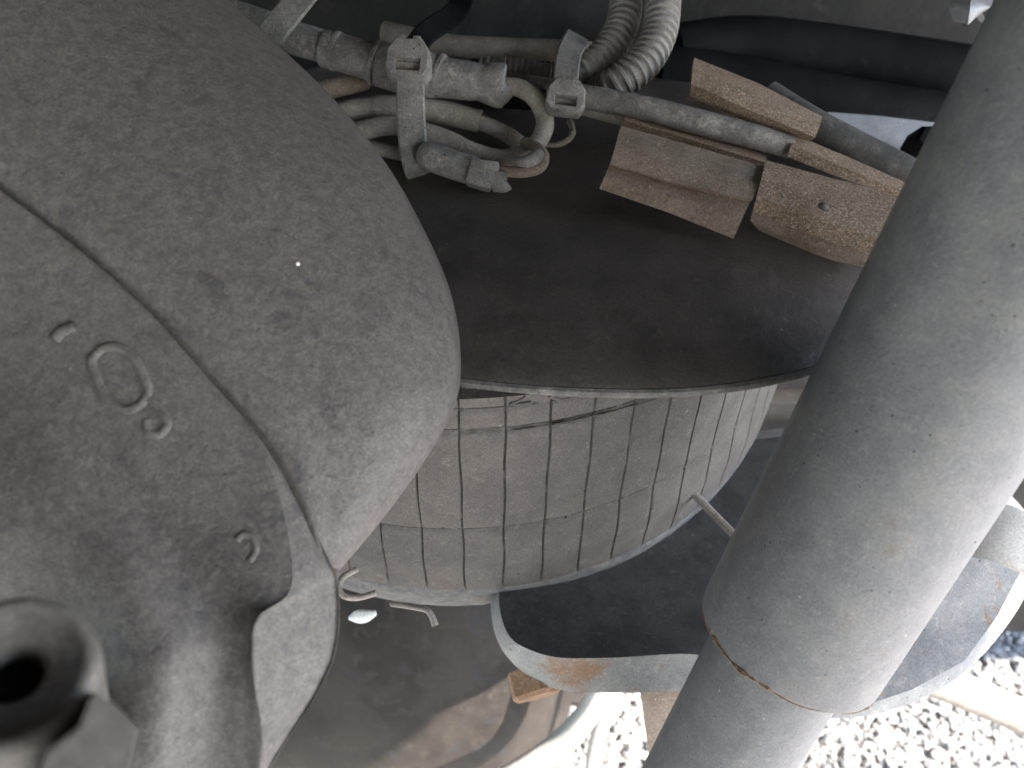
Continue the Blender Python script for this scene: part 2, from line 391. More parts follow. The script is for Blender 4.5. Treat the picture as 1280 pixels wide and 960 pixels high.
# raised characters and hatching moulded into the rubber
def pix_on_spring(px, py, off=0.):
    r = ray(px, py); o = Vector((0, 0, H)); best = None
    lo = .1
    for i in range(700):
        p = o+r*(lo+i*.0006); q = p-ASC; h = q.dot(AX); rad = (q-AX*h).length
        if rad < prof_r(h)+off: return p
    return o+r*.3
def stroke(pts, wpx=2.2, parent=spring, name='moulded_character', m=M['rubber'], off=.0004):
    pp = [pix_on_spring(a, b, off) for a, b in pts]
    return obj(name, tube([(p, wpx*.27/F) for p in pp], seg=8, n=4), m, parent)
stroke([(637, 494), (645, 490), (656, 491), (658, 495), (648, 501), (638, 505), (650, 505), (664, 503)], 2.0)
stroke([(677, 492), (686, 489), (694, 490), (695, 493), (687, 496), (696, 498), (699, 502)], 1.8)
for k in range(12):
    stroke([(571+k*4.6, 489-k*.2), (577+k*4.6, 480+k*.35)], 1.15, name='moulded_hatch')
# black scars along the upper mould line
r3 = random.Random(4)
for (x0, y0, x1, y1, rr) in ((690, 530, 712, 526, 2.6), (640, 537.5, 690, 530.5, 1.0), (712, 526, 770, 512.5, 1.3), (770, 512.5, 826, 497, 1.1)):
    pts = [(x0+(x1-x0)*i/6, y0+(y1-y0)*i/6+r3.uniform(-.5, .5)) for i in range(7)]
    pp = [pix_on_spring(a, b, .0001) for a, b in pts]
    obj('crack', tube([(p, (rr*.62*(.4+.9*r3.random()))*.26/F) for p in pp], seg=8, n=3), M['groove'], spring)

# upper plate: wide shallow dish with a rolled lip
PC = Vector((.0325, .288, -.1335))*SC + Vector((0, 0, H)); PR = .1300*SC
pp_ = [(0, .0165), (.03, .0163), (.06, .0158), (.08, .0140), (.095, .0108), (.107, .0075), (.117, .0042), (.1245, .0014), (.1295, .0), (.1308, -.0012), (.1305, -.0032), (.128, -.0038), (.12, -.0025), (.0, -.0025)]
def plate():
    V, Fc = lathe([(r*SC, h*SC) for r, h in pp_], PC, (0, 0, 1), 160)
    V = [Vector((PC.x+(v.x-PC.x)*(1.4 if v.x < PC.x else 1), v.y, v.z)) for v in V]
    r2 = np.random.default_rng(8); out = []
    for v in V:
        q = v-PC; an = math.atan2(q.y, q.x)
        rr_ = max(0., min(1., (math.hypot(q.x, q.y)/SC-.05)/.078))
        out.append(v+Vector((0, 0, .0007*math.sin(an*3+1)*(q.length/PR)+.007*math.exp(-((an+.15)/.55)**2)*math.sin(math.pi*rr_))))
    return out, Fc
upl = obj('upper_plate', plate(), M['plate'], spring, 50)
lipp = [(PC+Vector((math.cos(a)*.1303*SC*(1.4 if math.cos(a) < 0 else 1), math.sin(a)*.1303*SC, -.0022*SC+.0007*math.sin(a*3+1))), .0018) for a in np.linspace(-math.pi, 0.4, 90)]
obj('rolled_lip', tube(lipp, seg=10, straight=True), M['rim'], upl)
# central stud under the bundle that carries the plate
obj('mounting_neck', lathe([(.028, .02), (.03, .03), (.03, .034), (.0, .034)], PC+Vector((-.03, .06, -.004)), (0, 0, 1), 32), M['hose'], spring)

# ------------------------------------------------------------------ shock absorber
def tangent_axis(L1, L2, R1, R2, R):
    nL = ray(*L1).cross(ray(*L2)).normalized(); nR = ray(*R1).cross(ray(*R2)).normalized()
    inside = ray((L1[0]+R1[0])/2, (L1[1]+R1[1])/2)
    if nL.dot(inside) < 0: nL = -nL
    if nR.dot(inside) < 0: nR = -nR
    ax = nL.cross(nR).normalized()
    # point with nL.p = R, nR.p = R, ax.p = 0
    A = np.array([list(nL), list(nR), list(ax)]); p = np.linalg.solve(A, np.array([R, R, 0.]))
    if ax.z > 0: ax = -ax
    return Vector(p), ax
RS = .0305
p0, sax = tangent_axis((1240, 5), (892, 716), (1280, 598), (1120, 838), RS)
def proj(p):
    q = Vector(p)-Vector((0, 0, H)); d = q.y*CP-q.z*SP; u = q.y*SP+q.z*CP
    return 640+F*q.x/d, 480-F*u/d, d
p0w = p0+Vector((0, 0, H))
# slide along the axis until the rim's lowest image point is at y = 893
e1 = sax.orthogonal().normalized(); e2 = sax.cross(e1)
def rim_low(t, r): return max(proj(p0w+sax*t+(e1*math.cos(a)+e2*math.sin(a))*r)[1] for a in np.linspace(0, 6.283, 60))
ts = np.linspace(-.1, .6, 1401); T_END = next((t for t in ts if proj(p0w+sax*t)[2] > .05 and rim_low(t, RS) > 893), .25)
shock = empty('shock_absorber', p0w+sax*(T_END+.30), 'dusty grey tubular shock absorber crossing in front of the air spring', 'shock absorber')
LT = T_END+.42
def shock_tube():
    pr = [(RS*.9, T_END-.42), (RS, T_END-.415)]+[(RS, T_END-.41+.4*i/20) for i in range(21)]+[(RS, T_END-.003), (RS*.997, T_END-.001), (RS*.985, T_END), (RS*.86, T_END+.0002), (RS*.84, T_END-.01)]
    return lathe(pr, p0w, sax, 96)
dt_ = obj('dust_tube', shock_tube(), M['shock'], shock, 40)
RL = RS*.745
obj('lower_tube', lathe([(RL*.9, T_END-.06), (RL, T_END-.055), (RL, T_END+.14), (RL, T_END+.25), (RL*.9, T_END+.26)], p0w, sax, 80), M['shock'], shock, 40)
obj('mounting_eye', lathe([(.0, -.03), (.03, -.03), (.033, -.027), (.033, .027), (.03, .03), (0, .03)], p0w+sax*(T_END+.275), (1, .2, 0), 32), M['shock'], shock)
obj('upper_mount', lathe([(.012, T_END-.70), (.012, T_END-.415), (.03, T_END-.414)], p0w, sax, 24), M['shock'], shock)
# uneven rust bead along the rim of the dust tube
r4 = random.Random(11); rb = []
for i in range(160):
    a = 2*math.pi*i/160
    rb.append((p0w+sax*(T_END-.0004+.0004*math.sin(a*9))+(e1*math.cos(a)+e2*math.sin(a))*(RS*.985), .0003+.0013*max(0, math.sin(a*3.1+.6)*.4+math.sin(a*17)*.25+r4.random()*.6-.30)))
obj('rust_seam', tube(rb+[rb[0]], seg=6, straight=True), M['rustseam'], dt_)
r5 = random.Random(21)
for k in range(14):
    a = r5.random()*6.283; t = T_END-.02-.2*r5.random()
    c = p0w+sax*t+(e1*math.cos(a)+e2*math.sin(a))*RS
    obj('dirt_speck', lathe([(0, .00015), (.0003, .0001), (.00035, -.0002)], c, (e1*math.cos(a)+e2*math.sin(a)), 8), M['darkcable'], dt_)

# ------------------------------------------------------------------ cast housing in the foreground
cast = empty('cast_housing', P(120, 1000, .16), 'big rounded rough cast-iron housing with raised characters and a round boss', 'housing')
def rows_px(rows): return [[P(*q) for q in r] for r in rows]
Sil = [(170, -90), (300, 18), (405, 115), (478, 203), (528, 290), (560, 365), (573, 440), (567, 505), (530, 575), (478, 648), (425, 712)]
Rdg = [(-190, 60), (-100, 150), (-10, 225), (70, 285), (140, 345), (200, 400), (262, 470), (310, 525), (345, 580), (378, 650), (400, 705)]
n_ = len(Sil)
def mixrow(f_, ds, dn, push=0.):
    out = []
    for i in range(n_):
        a = i/(n_-1); s, r = Sil[i], Rdg[i]
        ds_ = ds[0]+(ds[1]-ds[0])*a
        out.append((s[0]+(r[0]-s[0])*f_-push, s[1]+(r[1]-s[1])*f_+push*.1, ds_))
    return out
rowsA = [mixrow(.10, (.285, .250), 0), mixrow(.0, (.262, .208), 0), mixrow(.08, (.240, .199), 0), mixrow(.30, (.216, .1945), 0), mixrow(.65, (.200, .192), 0), mixrow(.97, (.192, .191), 0), mixrow(1.12, (.206, .206), 0), mixrow(1.05, (.25, .235), 0)]
bodyA = loft(rows_px(rowsA), 8, 8)
oA = obj('drum_body', bodyA, M['cast'], cast, 60)
vsA = [Vector(v) for v in bodyA[0]]; bvA = BVHTree.FromPolygons(vsA, bodyA[1])
def dA(px, py, fb):
    r_ = ray(px, py); hit = bvA.ray_cast(Vector((0, 0, H)), r_.normalized())
    return hit[3]/r_.length if hit[0] else fb
B_out = [(-150, 118), (0, 233), (100, 308), (190, 388), (262, 468), (338, 560), (406, 693, .191), (419, 738, .192), (417, 805, .190), (398, 858, .188), (345, 948, .185), (290, 1040, .182)]
B_in = [(-154, 125), (-5, 240), (94, 316), (183, 397), (252, 480), (329, 571), (366, 722, 0.1835), (327, 770, 0.1765), (321, 812, 0.1755), (322, 858, 0.1755), (329, 932, 0.1765), (313, 1020, 0.178)]
D6 = [dA(a, b, .18) for a, b in [q[:2] for q in B_out[:6]]]
print('DA', [round(x, 4) for x in D6])
B_out = [(q[0], q[1], D6[i]+.0006) if i < 6 else q for i, q in enumerate(B_out)]
B_in = [(q[0], q[1], D6[i]-.0022) if i < 6 else q for i, q in enumerate(B_in)]
B_pl = [(-200, 230, -0.005), (-60, 330, -0.005), (30, 390, -0.005), (112, 452, -0.005), (180, 545, -0.006), (262, 640, -0.006), (312, 714, 0.1825), (311, 776, 0.1785), (304, 818, 0.178), (301, 862, 0.178), (304, 935, 0.179), (290, 1015, 0.181)]
B_va = [(-230, 330, -0.007), (-80, 430, -0.007), (0, 480, -0.007), (75, 540, -0.008), (140, 610, -0.008), (205, 680, -0.008), (250, 742, 0.181), (268, 792, 0.179), (266, 832, 0.1785), (262, 872, 0.1785), (258, 935, 0.1795), (244, 1010, 0.1815)]
B_bu = [(-260, 400, -0.016), (-120, 520, -0.016), (-45, 585, -0.016), (30, 635, -0.016), (90, 695, -0.016), (140, 750, -0.018), (172, 805, 0.1715), (186, 842, 0.17), (192, 875, 0.17), (192, 910, 0.1705), (188, 955, 0.172), (180, 1020, 0.175)]
B_lo = [(-300, 520, -.02), (-220, 640, -.021), (-140, 700, -.021), (-70, 760, -.016), (-10, 830, -.006), (30, 900, -.002), (60, 950, .178), (80, 985, .180), (90, 1010, .182), (100, 1045, .184), (110, 1080, .186), (118, 1110, .188)]
B_pl, B_va, B_bu, B_lo = [[(a, b, (D6[i]+d) if i < 6 else d) for i, (a, b, d) in enumerate(R_)] for R_ in (B_pl, B_va, B_bu, B_lo)]
B_b1 = [(a-60, b+60, d+.05) for a, b, d in B_lo]
B_b2 = [(a-34, b+10, d+.055) for a, b, d in B_out]
def near(Ra, Rb, px_):
    out = []
    for p_, q_ in zip(Ra, Rb):
        l_ = math.hypot(q_[0]-p_[0], q_[1]-p_[1]) or 1; t_ = min(.3, px_/l_)
        out.append(tuple(p_[i]+(q_[i]-p_[i])*t_ for i in range(3)))
    return out
bodyB = loft(rows_px([B_b2, near(B_out, B_b2, 3), near(B_out, B_in, 4), near(B_in, B_out, 4), near(B_in, B_pl, 5), B_pl, B_va, B_bu, B_lo, B_b1]), 7, 7)
oB = obj('caliper_arm', bodyB, M['cast'], cast, 60)
# slot cut into the arm beside the boss
def cutter(poly, d0, d1):
    n = len(poly); V = [P(a, b, d0) for a, b in poly]+[P(a, b, d1) for a, b in poly]
    Fc = [list(range(n)), [n+i for i in range(n)]]+[[i, (i+1) % n, n+(i+1) % n, n+i] for i in range(n)]
    return V, Fc
cut = obj('slot_cutter', cutter([(118, 866), (146, 884), (174, 912), (166, 950), (150, 1000), (40, 1000), (60, 940), (100, 910)], .09, .26), M['cast'], None, None)
bo = oB.modifiers.new('slot', 'BOOLEAN'); bo.object = cut; bo.operation = 'DIFFERENCE'; bo.solver = 'EXACT'
bpy.context.view_layer.update()
dg = bpy.context.evaluated_depsgraph_get(); me2 = bpy.data.meshes.new_from_object(oB.evaluated_get(dg)); oB.modifiers.clear(); oB.data = me2
me2.materials.clear(); me2.materials.append(M['cast'])
bpy.data.objects.remove(cut)
me2.polygons.foreach_set('use_smooth', [True]*len(me2.polygons)); me2.set_sharp_from_angle(angle=math.radians(50))
# round boss with a bore
bc = P(12, 836, .120); bax = (-ray(0, 842).normalized()*.95+CAMX*-.18+CAMY*.36).normalized()
k_ = .120/F
obj('boss', lathe([(34*k_, -80*k_), (36*k_, -22*k_), (44*k_, -14*k_), (72*k_, -8*k_), (80*k_, -2*k_), (88*k_, 0), (96*k_, -5*k_), (100*k_, -16*k_), (101*k_, -60*k_), (99*k_, -140*k_), (96*k_, -330*k_), (34*k_, -330*k_)], bc, bax, 64, closed=True), M['boss'], cast, 50)
obj('bore_pin', lathe([(0, -60*k_), (33*k_, -60*k_), (34.5*k_, -72*k_), (34.5*k_, -190*k_)], bc, bax, 32), M['hose'], cast)
# raised characters on the arm
vs = [Vector(v) for v in bodyB[0]]; bvB = BVHTree.FromPolygons(vs, bodyB[1])
def on_cast(px, py, bv, lift=.0):
    r = ray(px, py).normalized(); hit = bv.ray_cast(Vector((0, 0, H)), r)
    return (hit[0]-r*lift) if hit[0] else P(px, py, .155)
def raised(pts, wpx, bv=bvB, name='raised_character'):
    obj(name, tube([(on_cast(a, b, bv, -wpx*.55*.155/F), wpx*.155/F) for a, b in pts], seg=12, n=6), M['cast'], cast)
raised([(70, 424), (80, 414), (95, 408)], 11)
raised([(122, 470), (116, 452), (128, 437), (148, 434), (168, 446), (180, 468), (186, 490), (176, 506), (158, 512), (138, 502), (126, 484), (122, 470)], 9)
raised([(190, 500), (204, 515), (210, 530), (200, 543), (188, 540), (184, 526)], 9)
raised([(297, 675), (304, 668), (316, 672), (320, 688), (312, 702)], 7)
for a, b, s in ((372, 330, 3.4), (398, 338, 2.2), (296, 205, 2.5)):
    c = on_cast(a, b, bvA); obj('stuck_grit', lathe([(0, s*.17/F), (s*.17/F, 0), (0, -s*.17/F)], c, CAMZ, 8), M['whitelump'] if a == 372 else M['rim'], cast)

# ------------------------------------------------------------------ support dish under the spring
ZB = -.292
dish = empty('spring_bracket', PZ(800, 760, ZB-.02), 'dark stamped steel bracket under the air spring, shade coloured into its top and light into its turned-down flange', 'bracket')
top_px = [(632, 690), (624, 735), (626, 768), (638, 797), (662, 812), (700, 822), (770, 822), (868, 818), (960, 838), (1050, 855), (1125, 842), (1200, 796), (1255, 742), (1275, 690), (1262, 640), (1180, 575), (1050, 545), (900, 555), (780, 590), (690, 640)]
bot_px = [(624, 690), (616, 735), (619, 785), (638, 825), (668, 850), (710, 864), (790, 866), (872, 866), (960, 890), (1050, 898), (1125, 884), (1204, 842), (1272, 762), (1292, 700), (1282, 640), (1190, 565), (1055, 535), (895, 545), (770, 580), (682, 632)]
def dish_mesh():
    n = len(top_px); lift = [0]*n
    
    T_ = [PZ(a, b, ZB+.004) for a, b in top_px]
    c = sum(T_, Vector())/n
    rows = []
    T2 = [PZ(a, b, ZB) for a, b in bot_px]
    top = [Vector(t) for t in T_]
    outer = [Vector((t.x+(c.x-t.x)*-.02, t.y+(c.y-t.y)*-.02, H+ZB-.003)) for t in T_]
    low = []
    for a, b in bot_px: 
        low.append(PZ(a, b, ZB-.016))
    i1 = [t.lerp(c, .10) for t in top]; i2 = [t.lerp(c, .35) for t in top]; i3 = [t.lerp(c, .7) for t in top]
    for r, dz in ((i1, .000), (i2, -.003), (i3, -.003)):
        for q in r: q.z += dz
    inn = [l.lerp(c, .04) for l in low]
    for q, l in zip(inn, low): q.z = l.z
    inn2 = [t.lerp(c, .12) for t in top]
    for q in inn2: q.z = H+ZB-.003
    inn3 = [t.lerp(c, .7) for t in top]
    for q in inn3: q.z = H+ZB-.008
    mid1 = [l.lerp(o_, .55)+(o_-c).normalized()*.0012 for l, o_ in zip(low, outer)]
    mid2 = [o_.lerp(t, .5)+(o_-c).normalized()*.0006 for o_, t in zip(outer, top)]
    rr = [inn3, inn2, inn, low, mid1, outer, mid2, top, i1, i2, i3]
    V, Fc = [], []
    A = [cr(r, 6, True) for r in rr]; K = len(A[0])
    for r in A: V += [Vector(v) for v in r]
    R = len(A)
    for j in range(R-1):
        for k in range(K): Fc.append([j*K+k, j*K+(k+1) % K, (j+1)*K+(k+1) % K, (j+1)*K+k])
    Fc.append(list(range(K))); Fc.append([(R-1)*K+k for k in range(K)])
    # split: flange faces (rows 2..4) and plate faces
    fl = [f for i, f in enumerate(Fc) if 2*K <= i < 7*K]; pl = [f for i, f in enumerate(Fc) if not 2*K <= i < 7*K]
    return V, pl, fl
dv, dpl, dfl = dish_mesh()
def sub(V, Fc):
    used = sorted({i for f in Fc for i in f}); mp = {u: i for i, u in enumerate(used)}
    return [V[u] for u in used], [[mp[i] for i in f] for f in Fc]
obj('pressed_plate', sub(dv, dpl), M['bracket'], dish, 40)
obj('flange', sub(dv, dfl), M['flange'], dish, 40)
obj('gusset', sheet([[P(1075, 884, .302), P(1140, 862, .305), P(1206, 826, .311)], [P(1130, 790, .315), P(1185, 780, .316), P(1248, 768, .318)], [P(1180, 690, .322), P(1235, 700, .322), P(1275, 716, .324)]], .003), M['flange'], dish)
# column that carries the spring on the bracket
obj('spring_seat', lathe([(.0, -.055), (.085, -.055), (.09, -.05), (.105, -.008), (.0, -.008)], ASC+AX*(-.0600*SC)+Vector((0, 0, .012)), AX, 60), M['bracket'], dish, 40)
obj('stay', sheet([[P(800, 862, .345), P(850, 862, .345)], [P(806, 905, .36), P(846, 905, .36)], [P(812, 950, .375), P(835, 950, .375)]], .004), M['rustdull'], dish)

# rusty hex bolt under the flange
def hexbolt():
    c = P(668, 846, .338); ax = (CAMX*.25-CAMY*.85+CAMZ*.45).normalized()
    k = .338/F
    return lathe([(0, 24*k), (30*k, 24*k), (36*k, 19*k), (36*k, -10*k), (18*k, -10*k), (18*k, -60*k)], c, ax, 6, ref=CAMX*.9+CAMZ*.45)
tag(obj('hex_bolt', hexbolt(), M['boltrust'], None, 20), 'rusty orange hex bolt head under the pale bracket flange', 'bolt')

# retaining wire clips under the bead
tag(obj('wire_clip', ptube([(470, 741, .305, 4), (448, 747, .303, 4), (430, 745, .302, 4), (424, 735, .303, 4), (428, 722, .306, 4), (445, 712, .315, 4)], seg=10), M['wire']), 'small bent wire clip curling in a hook below the rubber bead', 'clip')
tag(obj('wire_clip', join(ptube([(490, 755, .31, 3.4), (505, 757, .302, 3.4), (522, 760, .300, 3.4), (534, 763, .299, 3.6), (540, 771, .298, 4), (544, 782, .297, 4.6)], seg=10)), M['wire']), 'short wire clip ending in a blunt pin below the rubber bead', 'clip')

# ------------------------------------------------------------------ axle parts behind and below
ah = empty('axle_housing', (-.2, .45, .18), 'large dark rounded axle housing with worn grey paint below the air spring', 'axle')
def axle_mesh():
    pr = [(0, .30), (.10, .297), (.17, .287), (.215, .262), (.235, .21), (.24, .12), (.24, -.5), (.0, -.5)]
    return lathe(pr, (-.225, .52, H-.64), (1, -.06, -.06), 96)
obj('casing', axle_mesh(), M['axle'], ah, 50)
for px, py, r in ((453, 828, 6), (488, 832, 5), (596, 866, 6), (597, 890, 4)):
    c = PY(px, py, .31)
for i in range(10):
    a = -math.pi/2-.9+i*.36
    c = Vector((-.225, .52, H-.64))+Vector((1, -.06, -.06)).normalized()*.292+Vector((0, math.cos(a)*.14, math.sin(a)*.14))
    obj('cover_bolt', lathe([(0, .008), (.008, .008), (.009, .006), (.009, -.01)], c, (1, -.06, -.06), 6), M['axle'], ah, 20)
# beam behind the bracket
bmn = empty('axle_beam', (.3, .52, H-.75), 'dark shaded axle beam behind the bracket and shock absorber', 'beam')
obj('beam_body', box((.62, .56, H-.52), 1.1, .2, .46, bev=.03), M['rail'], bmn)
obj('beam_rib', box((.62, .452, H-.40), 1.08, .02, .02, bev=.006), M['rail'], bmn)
obj('brace_bar', tube([(P(866, 616, .345), .0018), (P(945, 697, .322), .0018)], seg=8, straight=True), M['cable'], dish)
tag(obj('pale_gravel', ptube([(436, 773, .36, 2), (446, 771, .36, 8), (457, 770, .36, 8), (470, 766, .36, 3)], seg=10, flat=.8), M['whitelump']), 'white lump standing in for sunlit gravel seen through a hole below the wire clip', 'pale_gravel')  # stand-in lump: sunlight on gravel behind a hole is put into its white

# pale hoses below the bracket
tag(obj('pale_hose', ptube([(775, 820, .53, 15), (752, 862, .54, 15), (732, 895, .55, 15), (700, 930, .56, 16), (655, 962, .56, 16), (590, 1000, .56, 16)], seg=18), M['white']), 'pale hose bending away under the bracket beside the rusty bolt', 'hose', 'pale hoses under the bracket')
tag(obj('pale_hose', ptube([(785, 820, .58, 10), (768, 862, .59, 10), (752, 905, .60, 10), (742, 950, .61, 10), (740, 1000, .61, 10)], seg=18), M['white']), 'thinner pale hose hanging straight down beside the gravel gap', 'hose', 'pale hoses under the bracket')
tag(obj('pale_bar', ptube([(1130, 835, .50, 22), (1200, 862, .50, 22), (1290, 900, .50, 22), (1380, 935, .50, 22)], seg=18), M['cable']), 'pale round bar over the gravel below the bracket gusset', 'bar')
tag(obj('bush', lathe([(0, .006), (.012, .0055), (.0165, .003), (.0175, -.002), (.0175, -.03), (.0, -.03)], P(1250, 676, .345), (-.25, -.62, .85), 40), M['white']), 'pale round bush end standing above the bracket beside the shock absorber', 'bush')

# ------------------------------------------------------------------ cable bundle
cn = empty('cable_connector', P(500, 110, .325), 'dusty barrel connector with stepped sleeves in the cable bundle', 'connector')
D = .318
obj('sleeve', ptube([(352, 46, D, 14), (362, 48, D, 18), (404, 60, D, 18), (406, 61, D, 17)], n=4, seg=24), M['conn'], cn, 40)
obj('barrel', ptube([(402, 60, D, 19), (406, 61, D, 22.5), (430, 67, D, 22.5), (470, 79, D, 24), (474, 80, D, 27), (500, 87, D, 28), (530, 93, D, 28), (548, 96, D, 26)], n=4, seg=28), M['conn'], cn, 40)
obj('collar', ptube([(540, 95, D, 20), (546, 96, D, 25), (562, 98, D, 24), (590, 102, D, 23), (600, 103, D, 22), (612, 105, D, 25), (624, 107, D, 27), (631, 108, D, 25), (632, 108, D, 12)], n=4, seg=28), M['conn'], cn, 40)
for i, (a, b, r) in enumerate(((420, 64, 24), (548, 96, 28), (470, 79, 27.5))):
    obj('ring', ptube([(a-3, b-1, D, r-2), (a-2, b-.6, D, r), (a+2, b+.6, D, r), (a+3, b+1, D, r-2)], straight=True, seg=28), M['conn'], cn, 40)

lp = [(622, 108, D, 10), (650, 110, D-.001, 11), (673, 128, D-.003, 11.5), (681, 158, D-.005, 11.5), (664, 186, D-.007, 11.5), (630, 198, D-.008, 11.5), (592, 190, D-.007, 11.5), (556, 173, D-.006, 11.5), (520, 162, D-.004, 11.5), (485, 157, D-.002, 12), (450, 164, D, 12), (420, 170, D+.004, 12), (385, 172, D+.01, 12)]
tag(obj('looped_cable', ptube(lp, seg=18, n=10), M['cable']), 'pale dusty cable looping back out of the barrel connector', 'cable')
sc_ = empty('sleeved_cable', P(520, 150, .33), 'dusty cable in a cut sleeve running above the looped cable', 'cable')
obj('sleeve', ptube([(470, 134, D+.004, 14.5), (510, 135, D+.004, 15), (560, 142, D+.004, 14.5), (600, 152, D+.004, 14)], seg=18), M['cable'], sc_)
obj('core', ptube([(370, 160, D+.012, 11), (420, 143, D+.006, 12), (470, 134, D+.004, 12.5), (560, 142, D+.004, 11), (610, 157, D+.005, 10), (640, 172, D+.006, 10), (662, 192, D+.01, 10)], seg=18), M['cable'], sc_)
tag(obj('thin_cable', ptube([(400, 178, D+.01, 9), (455, 183, D+.004, 9), (490, 190, D+.004, 9), (530, 198, D+.006, 9), (560, 205, D+.01, 9)], seg=14), M['cable']), 'thin cable lying beneath the looped cable at the edge of the housing', 'cable')
tag(obj('torn_cable', ptube([(380, 118, D+.012, 11), (410, 112, D+.008, 12), (440, 106, D+.006, 11), (462, 104, D+.006, 7)], seg=14), M['rustdull']), 'brown torn cable end below the barrel connector', 'cable')
pl = empty('wire_plug', P(590, 230, .33), 'small square plug with a ring at the bottom of the cable bundle', 'plug')
obj('barrel', ptube([(530, 192, D-.016, 15), (540, 196, D-.017, 18), (570, 207, D-.017, 18), (592, 213, D-.017, 18), (594, 214, D-.017, 10)], n=3, seg=22), M['conn'], pl, 40)
obj('clip', box(P(601, 222, D-.021), .010, .0085, .008, img_axes(1, .3), .0012), M['tie'], pl)
obj('ring', ptube([(608, 222, D-.019, 8), (616, 225, D-.019, 9), (617, 225, D-.019, 14), (626, 227, D-.019, 15), (632, 229, D-.019, 14), (633, 229, D-.019, 10)], n=2, seg=22), M['tie'], pl, 40)
obj('lug', box(P(606, 208, D-.023), .011, .004, .005, img_axes(1, .12), .001), M['tie'], pl)
tag(obj('brown_wire', ptube([(585, 208, D-.016, 6), (630, 214, D-.019, 7), (655, 215, D-.022, 7), (674, 210, D-.021, 7), (680, 197, D-.019, 7), (672, 185, D-.016, 7), (655, 178, D-.01, 7)], seg=12, n=8), M['rustdull']), 'brown wire curling round just under the cable loop', 'wire')
tag(obj('wire_tip', ptube([(640, 200, D-.02, 5), (655, 203, D-.023, 8), (668, 198, D-.023, 9), (674, 190, D-.022, 7)], seg=12), M['tie']), 'pale rounded wire tip tucked in the cable loop', 'wire')
tag(obj('small_wire', ptube([(660, 182, D+.016, 4), (690, 182, D+.014, 4), (708, 176, D+.013, 4), (716, 165, D+.014, 4), (712, 152, D+.018, 4)], seg=10, n=8), M['cable']), 'thin small wire loop beside the big cable loop', 'wire')

def tie_head(parent, px, py, d, wpx, hpx, ang, m):
    """frame with a window slot, rounded"""
    k = d/F; X, Y, Z = img_axes(math.cos(ang), math.sin(ang)); c = P(px, py, d)
    w_, h_ = wpx*k/2, hpx*k/2
    # octagonal outline with rectangular hole low on the face
    out = [(-w_, -h_*.6), (-w_*.75, -h_), (w_*.75, -h_), (w_, -h_*.6), (w_*.95, h_*.4), (w_*.6, h_), (-w_*.6, h_), (-w_*.95, h_*.4)]
    hx, hy, oy = w_*.52, h_*.28, -h_*.38
    inn = [(-hx, oy-hy*.4), (-hx, oy-hy), (hx, oy-hy), (hx, oy-hy*.4), (hx, oy+hy*.5), (hx, oy+hy), (-hx, oy+hy), (-hx, oy+hy*.5)]
    th = wpx*k*.3; V = []
    lay = [([(a*1.0, b*1.0) for a, b in out], -th), (out, th*.55), ([(a*.9, b*.9) for a, b in out], th*.8), ([(a*1.12, oy+(b-oy)*1.2) for a, b in inn], th*.8), (inn, th*.6), (inn, -th)]
    for pts, z in lay: V += [c+X*a+Y*b+Z*z for a, b in pts]
    Fc = []
    for L_ in range(len(lay)):
        j = (L_+1) % len(lay)
        for i in range(8): Fc.append([L_*8+i, L_*8+(i+1) % 8, j*8+(i+1) % 8, j*8+i])
    hd = obj('head', (V, Fc), m, parent, 50)
    obj('pawl', box(c+Y*oy+Z*(-th*.2), hx*1.96, hy*1.96, th*.5, (X, Y, Z)), M['cable'], hd)
    for sgn in (-1, 1):
        obj('nub', box(c+X*w_*.35*sgn+Y*h_*.98+Z*th*.3, w_*.35, h_*.35, th*.7, (X, Y, Z), th*.1), m, hd)
    return hd
def strap(parent, pts, wpx, m, th=.0016, name='strap'):
    """flat band: pts (px,py,d)"""
    q = cr(pts, 5); V, Fc = [], []
    for i, a in enumerate(q):
        b0 = q[max(i-1, 0)]; b1 = q[min(i+1, len(q)-1)]; dx, dy = b1[0]-b0[0], b1[1]-b0[1]; l = math.hypot(dx, dy) or 1
        nx, ny = -dy/l*wpx/2, dx/l*wpx/2; d = a[2]
        t0 = (P(b1[0], b1[1], b1[2])-P(b0[0], b0[1], b0[2])).normalized(); sidev = (P(a[0]+nx, a[1]+ny, d)-P(a[0], a[1], d)).normalized(); nn = t0.cross(sidev).normalized()
        if nn.dot(CAMZ) < 0: nn = -nn
        for e, z in ((1, 0), (.86, 1), (-.86, 1), (-1, 0), (-.95, -1), (.95, -1)):
            V.append(P(a[0]+nx*e, a[1]+ny*e, d)+nn*th*(z*.5))
    n = len(q)
    for i in range(n-1):
        for k in range(6): Fc.append([i*6+k, i*6+(k+1) % 6, (i+1)*6+(k+1) % 6, (i+1)*6+k])
    Fc.append(list(range(6))); Fc.append([(n-1)*6+k for k in range(6)])
    return obj(name, (V, Fc), m, parent, 40)
t1 = empty('cable_tie', P(515, 210, .31), 'wide dusty cable tie with slotted head wrapped round the barrel connector', 'cable tie', 'cable ties on the bundle')
tie_head(t1, 511, 76, .292, 56, 48, .06, M['tie'])
strap(t1, [(513, 95, .293), (513, 120, .297), (514, 150, .301), (517, 185, .302), (522, 208, .304), (526, 218, .312)], 36, M['tie'])
strap(t1, [(518, 60, .294), (530, 44, .298), (546, 32, .308), (562, 22, .325), (574, 8, .345), (580, -20, .37)], 30, M['hose'], name='strap_tail')
t2 = empty('cable_tie', P(705, 130, .33), 'smaller cable tie holding the long pale cable beside the corrugated hoses', 'cable tie', 'cable ties on the bundle')
tie_head(t2, 707, 122, .306, 50, 40, .12, M['tie'])
strap(t2, [(706, 112, .310), (708, 90, .312), (712, 65, .318), (722, 45, .33)], 32, M['tie'])
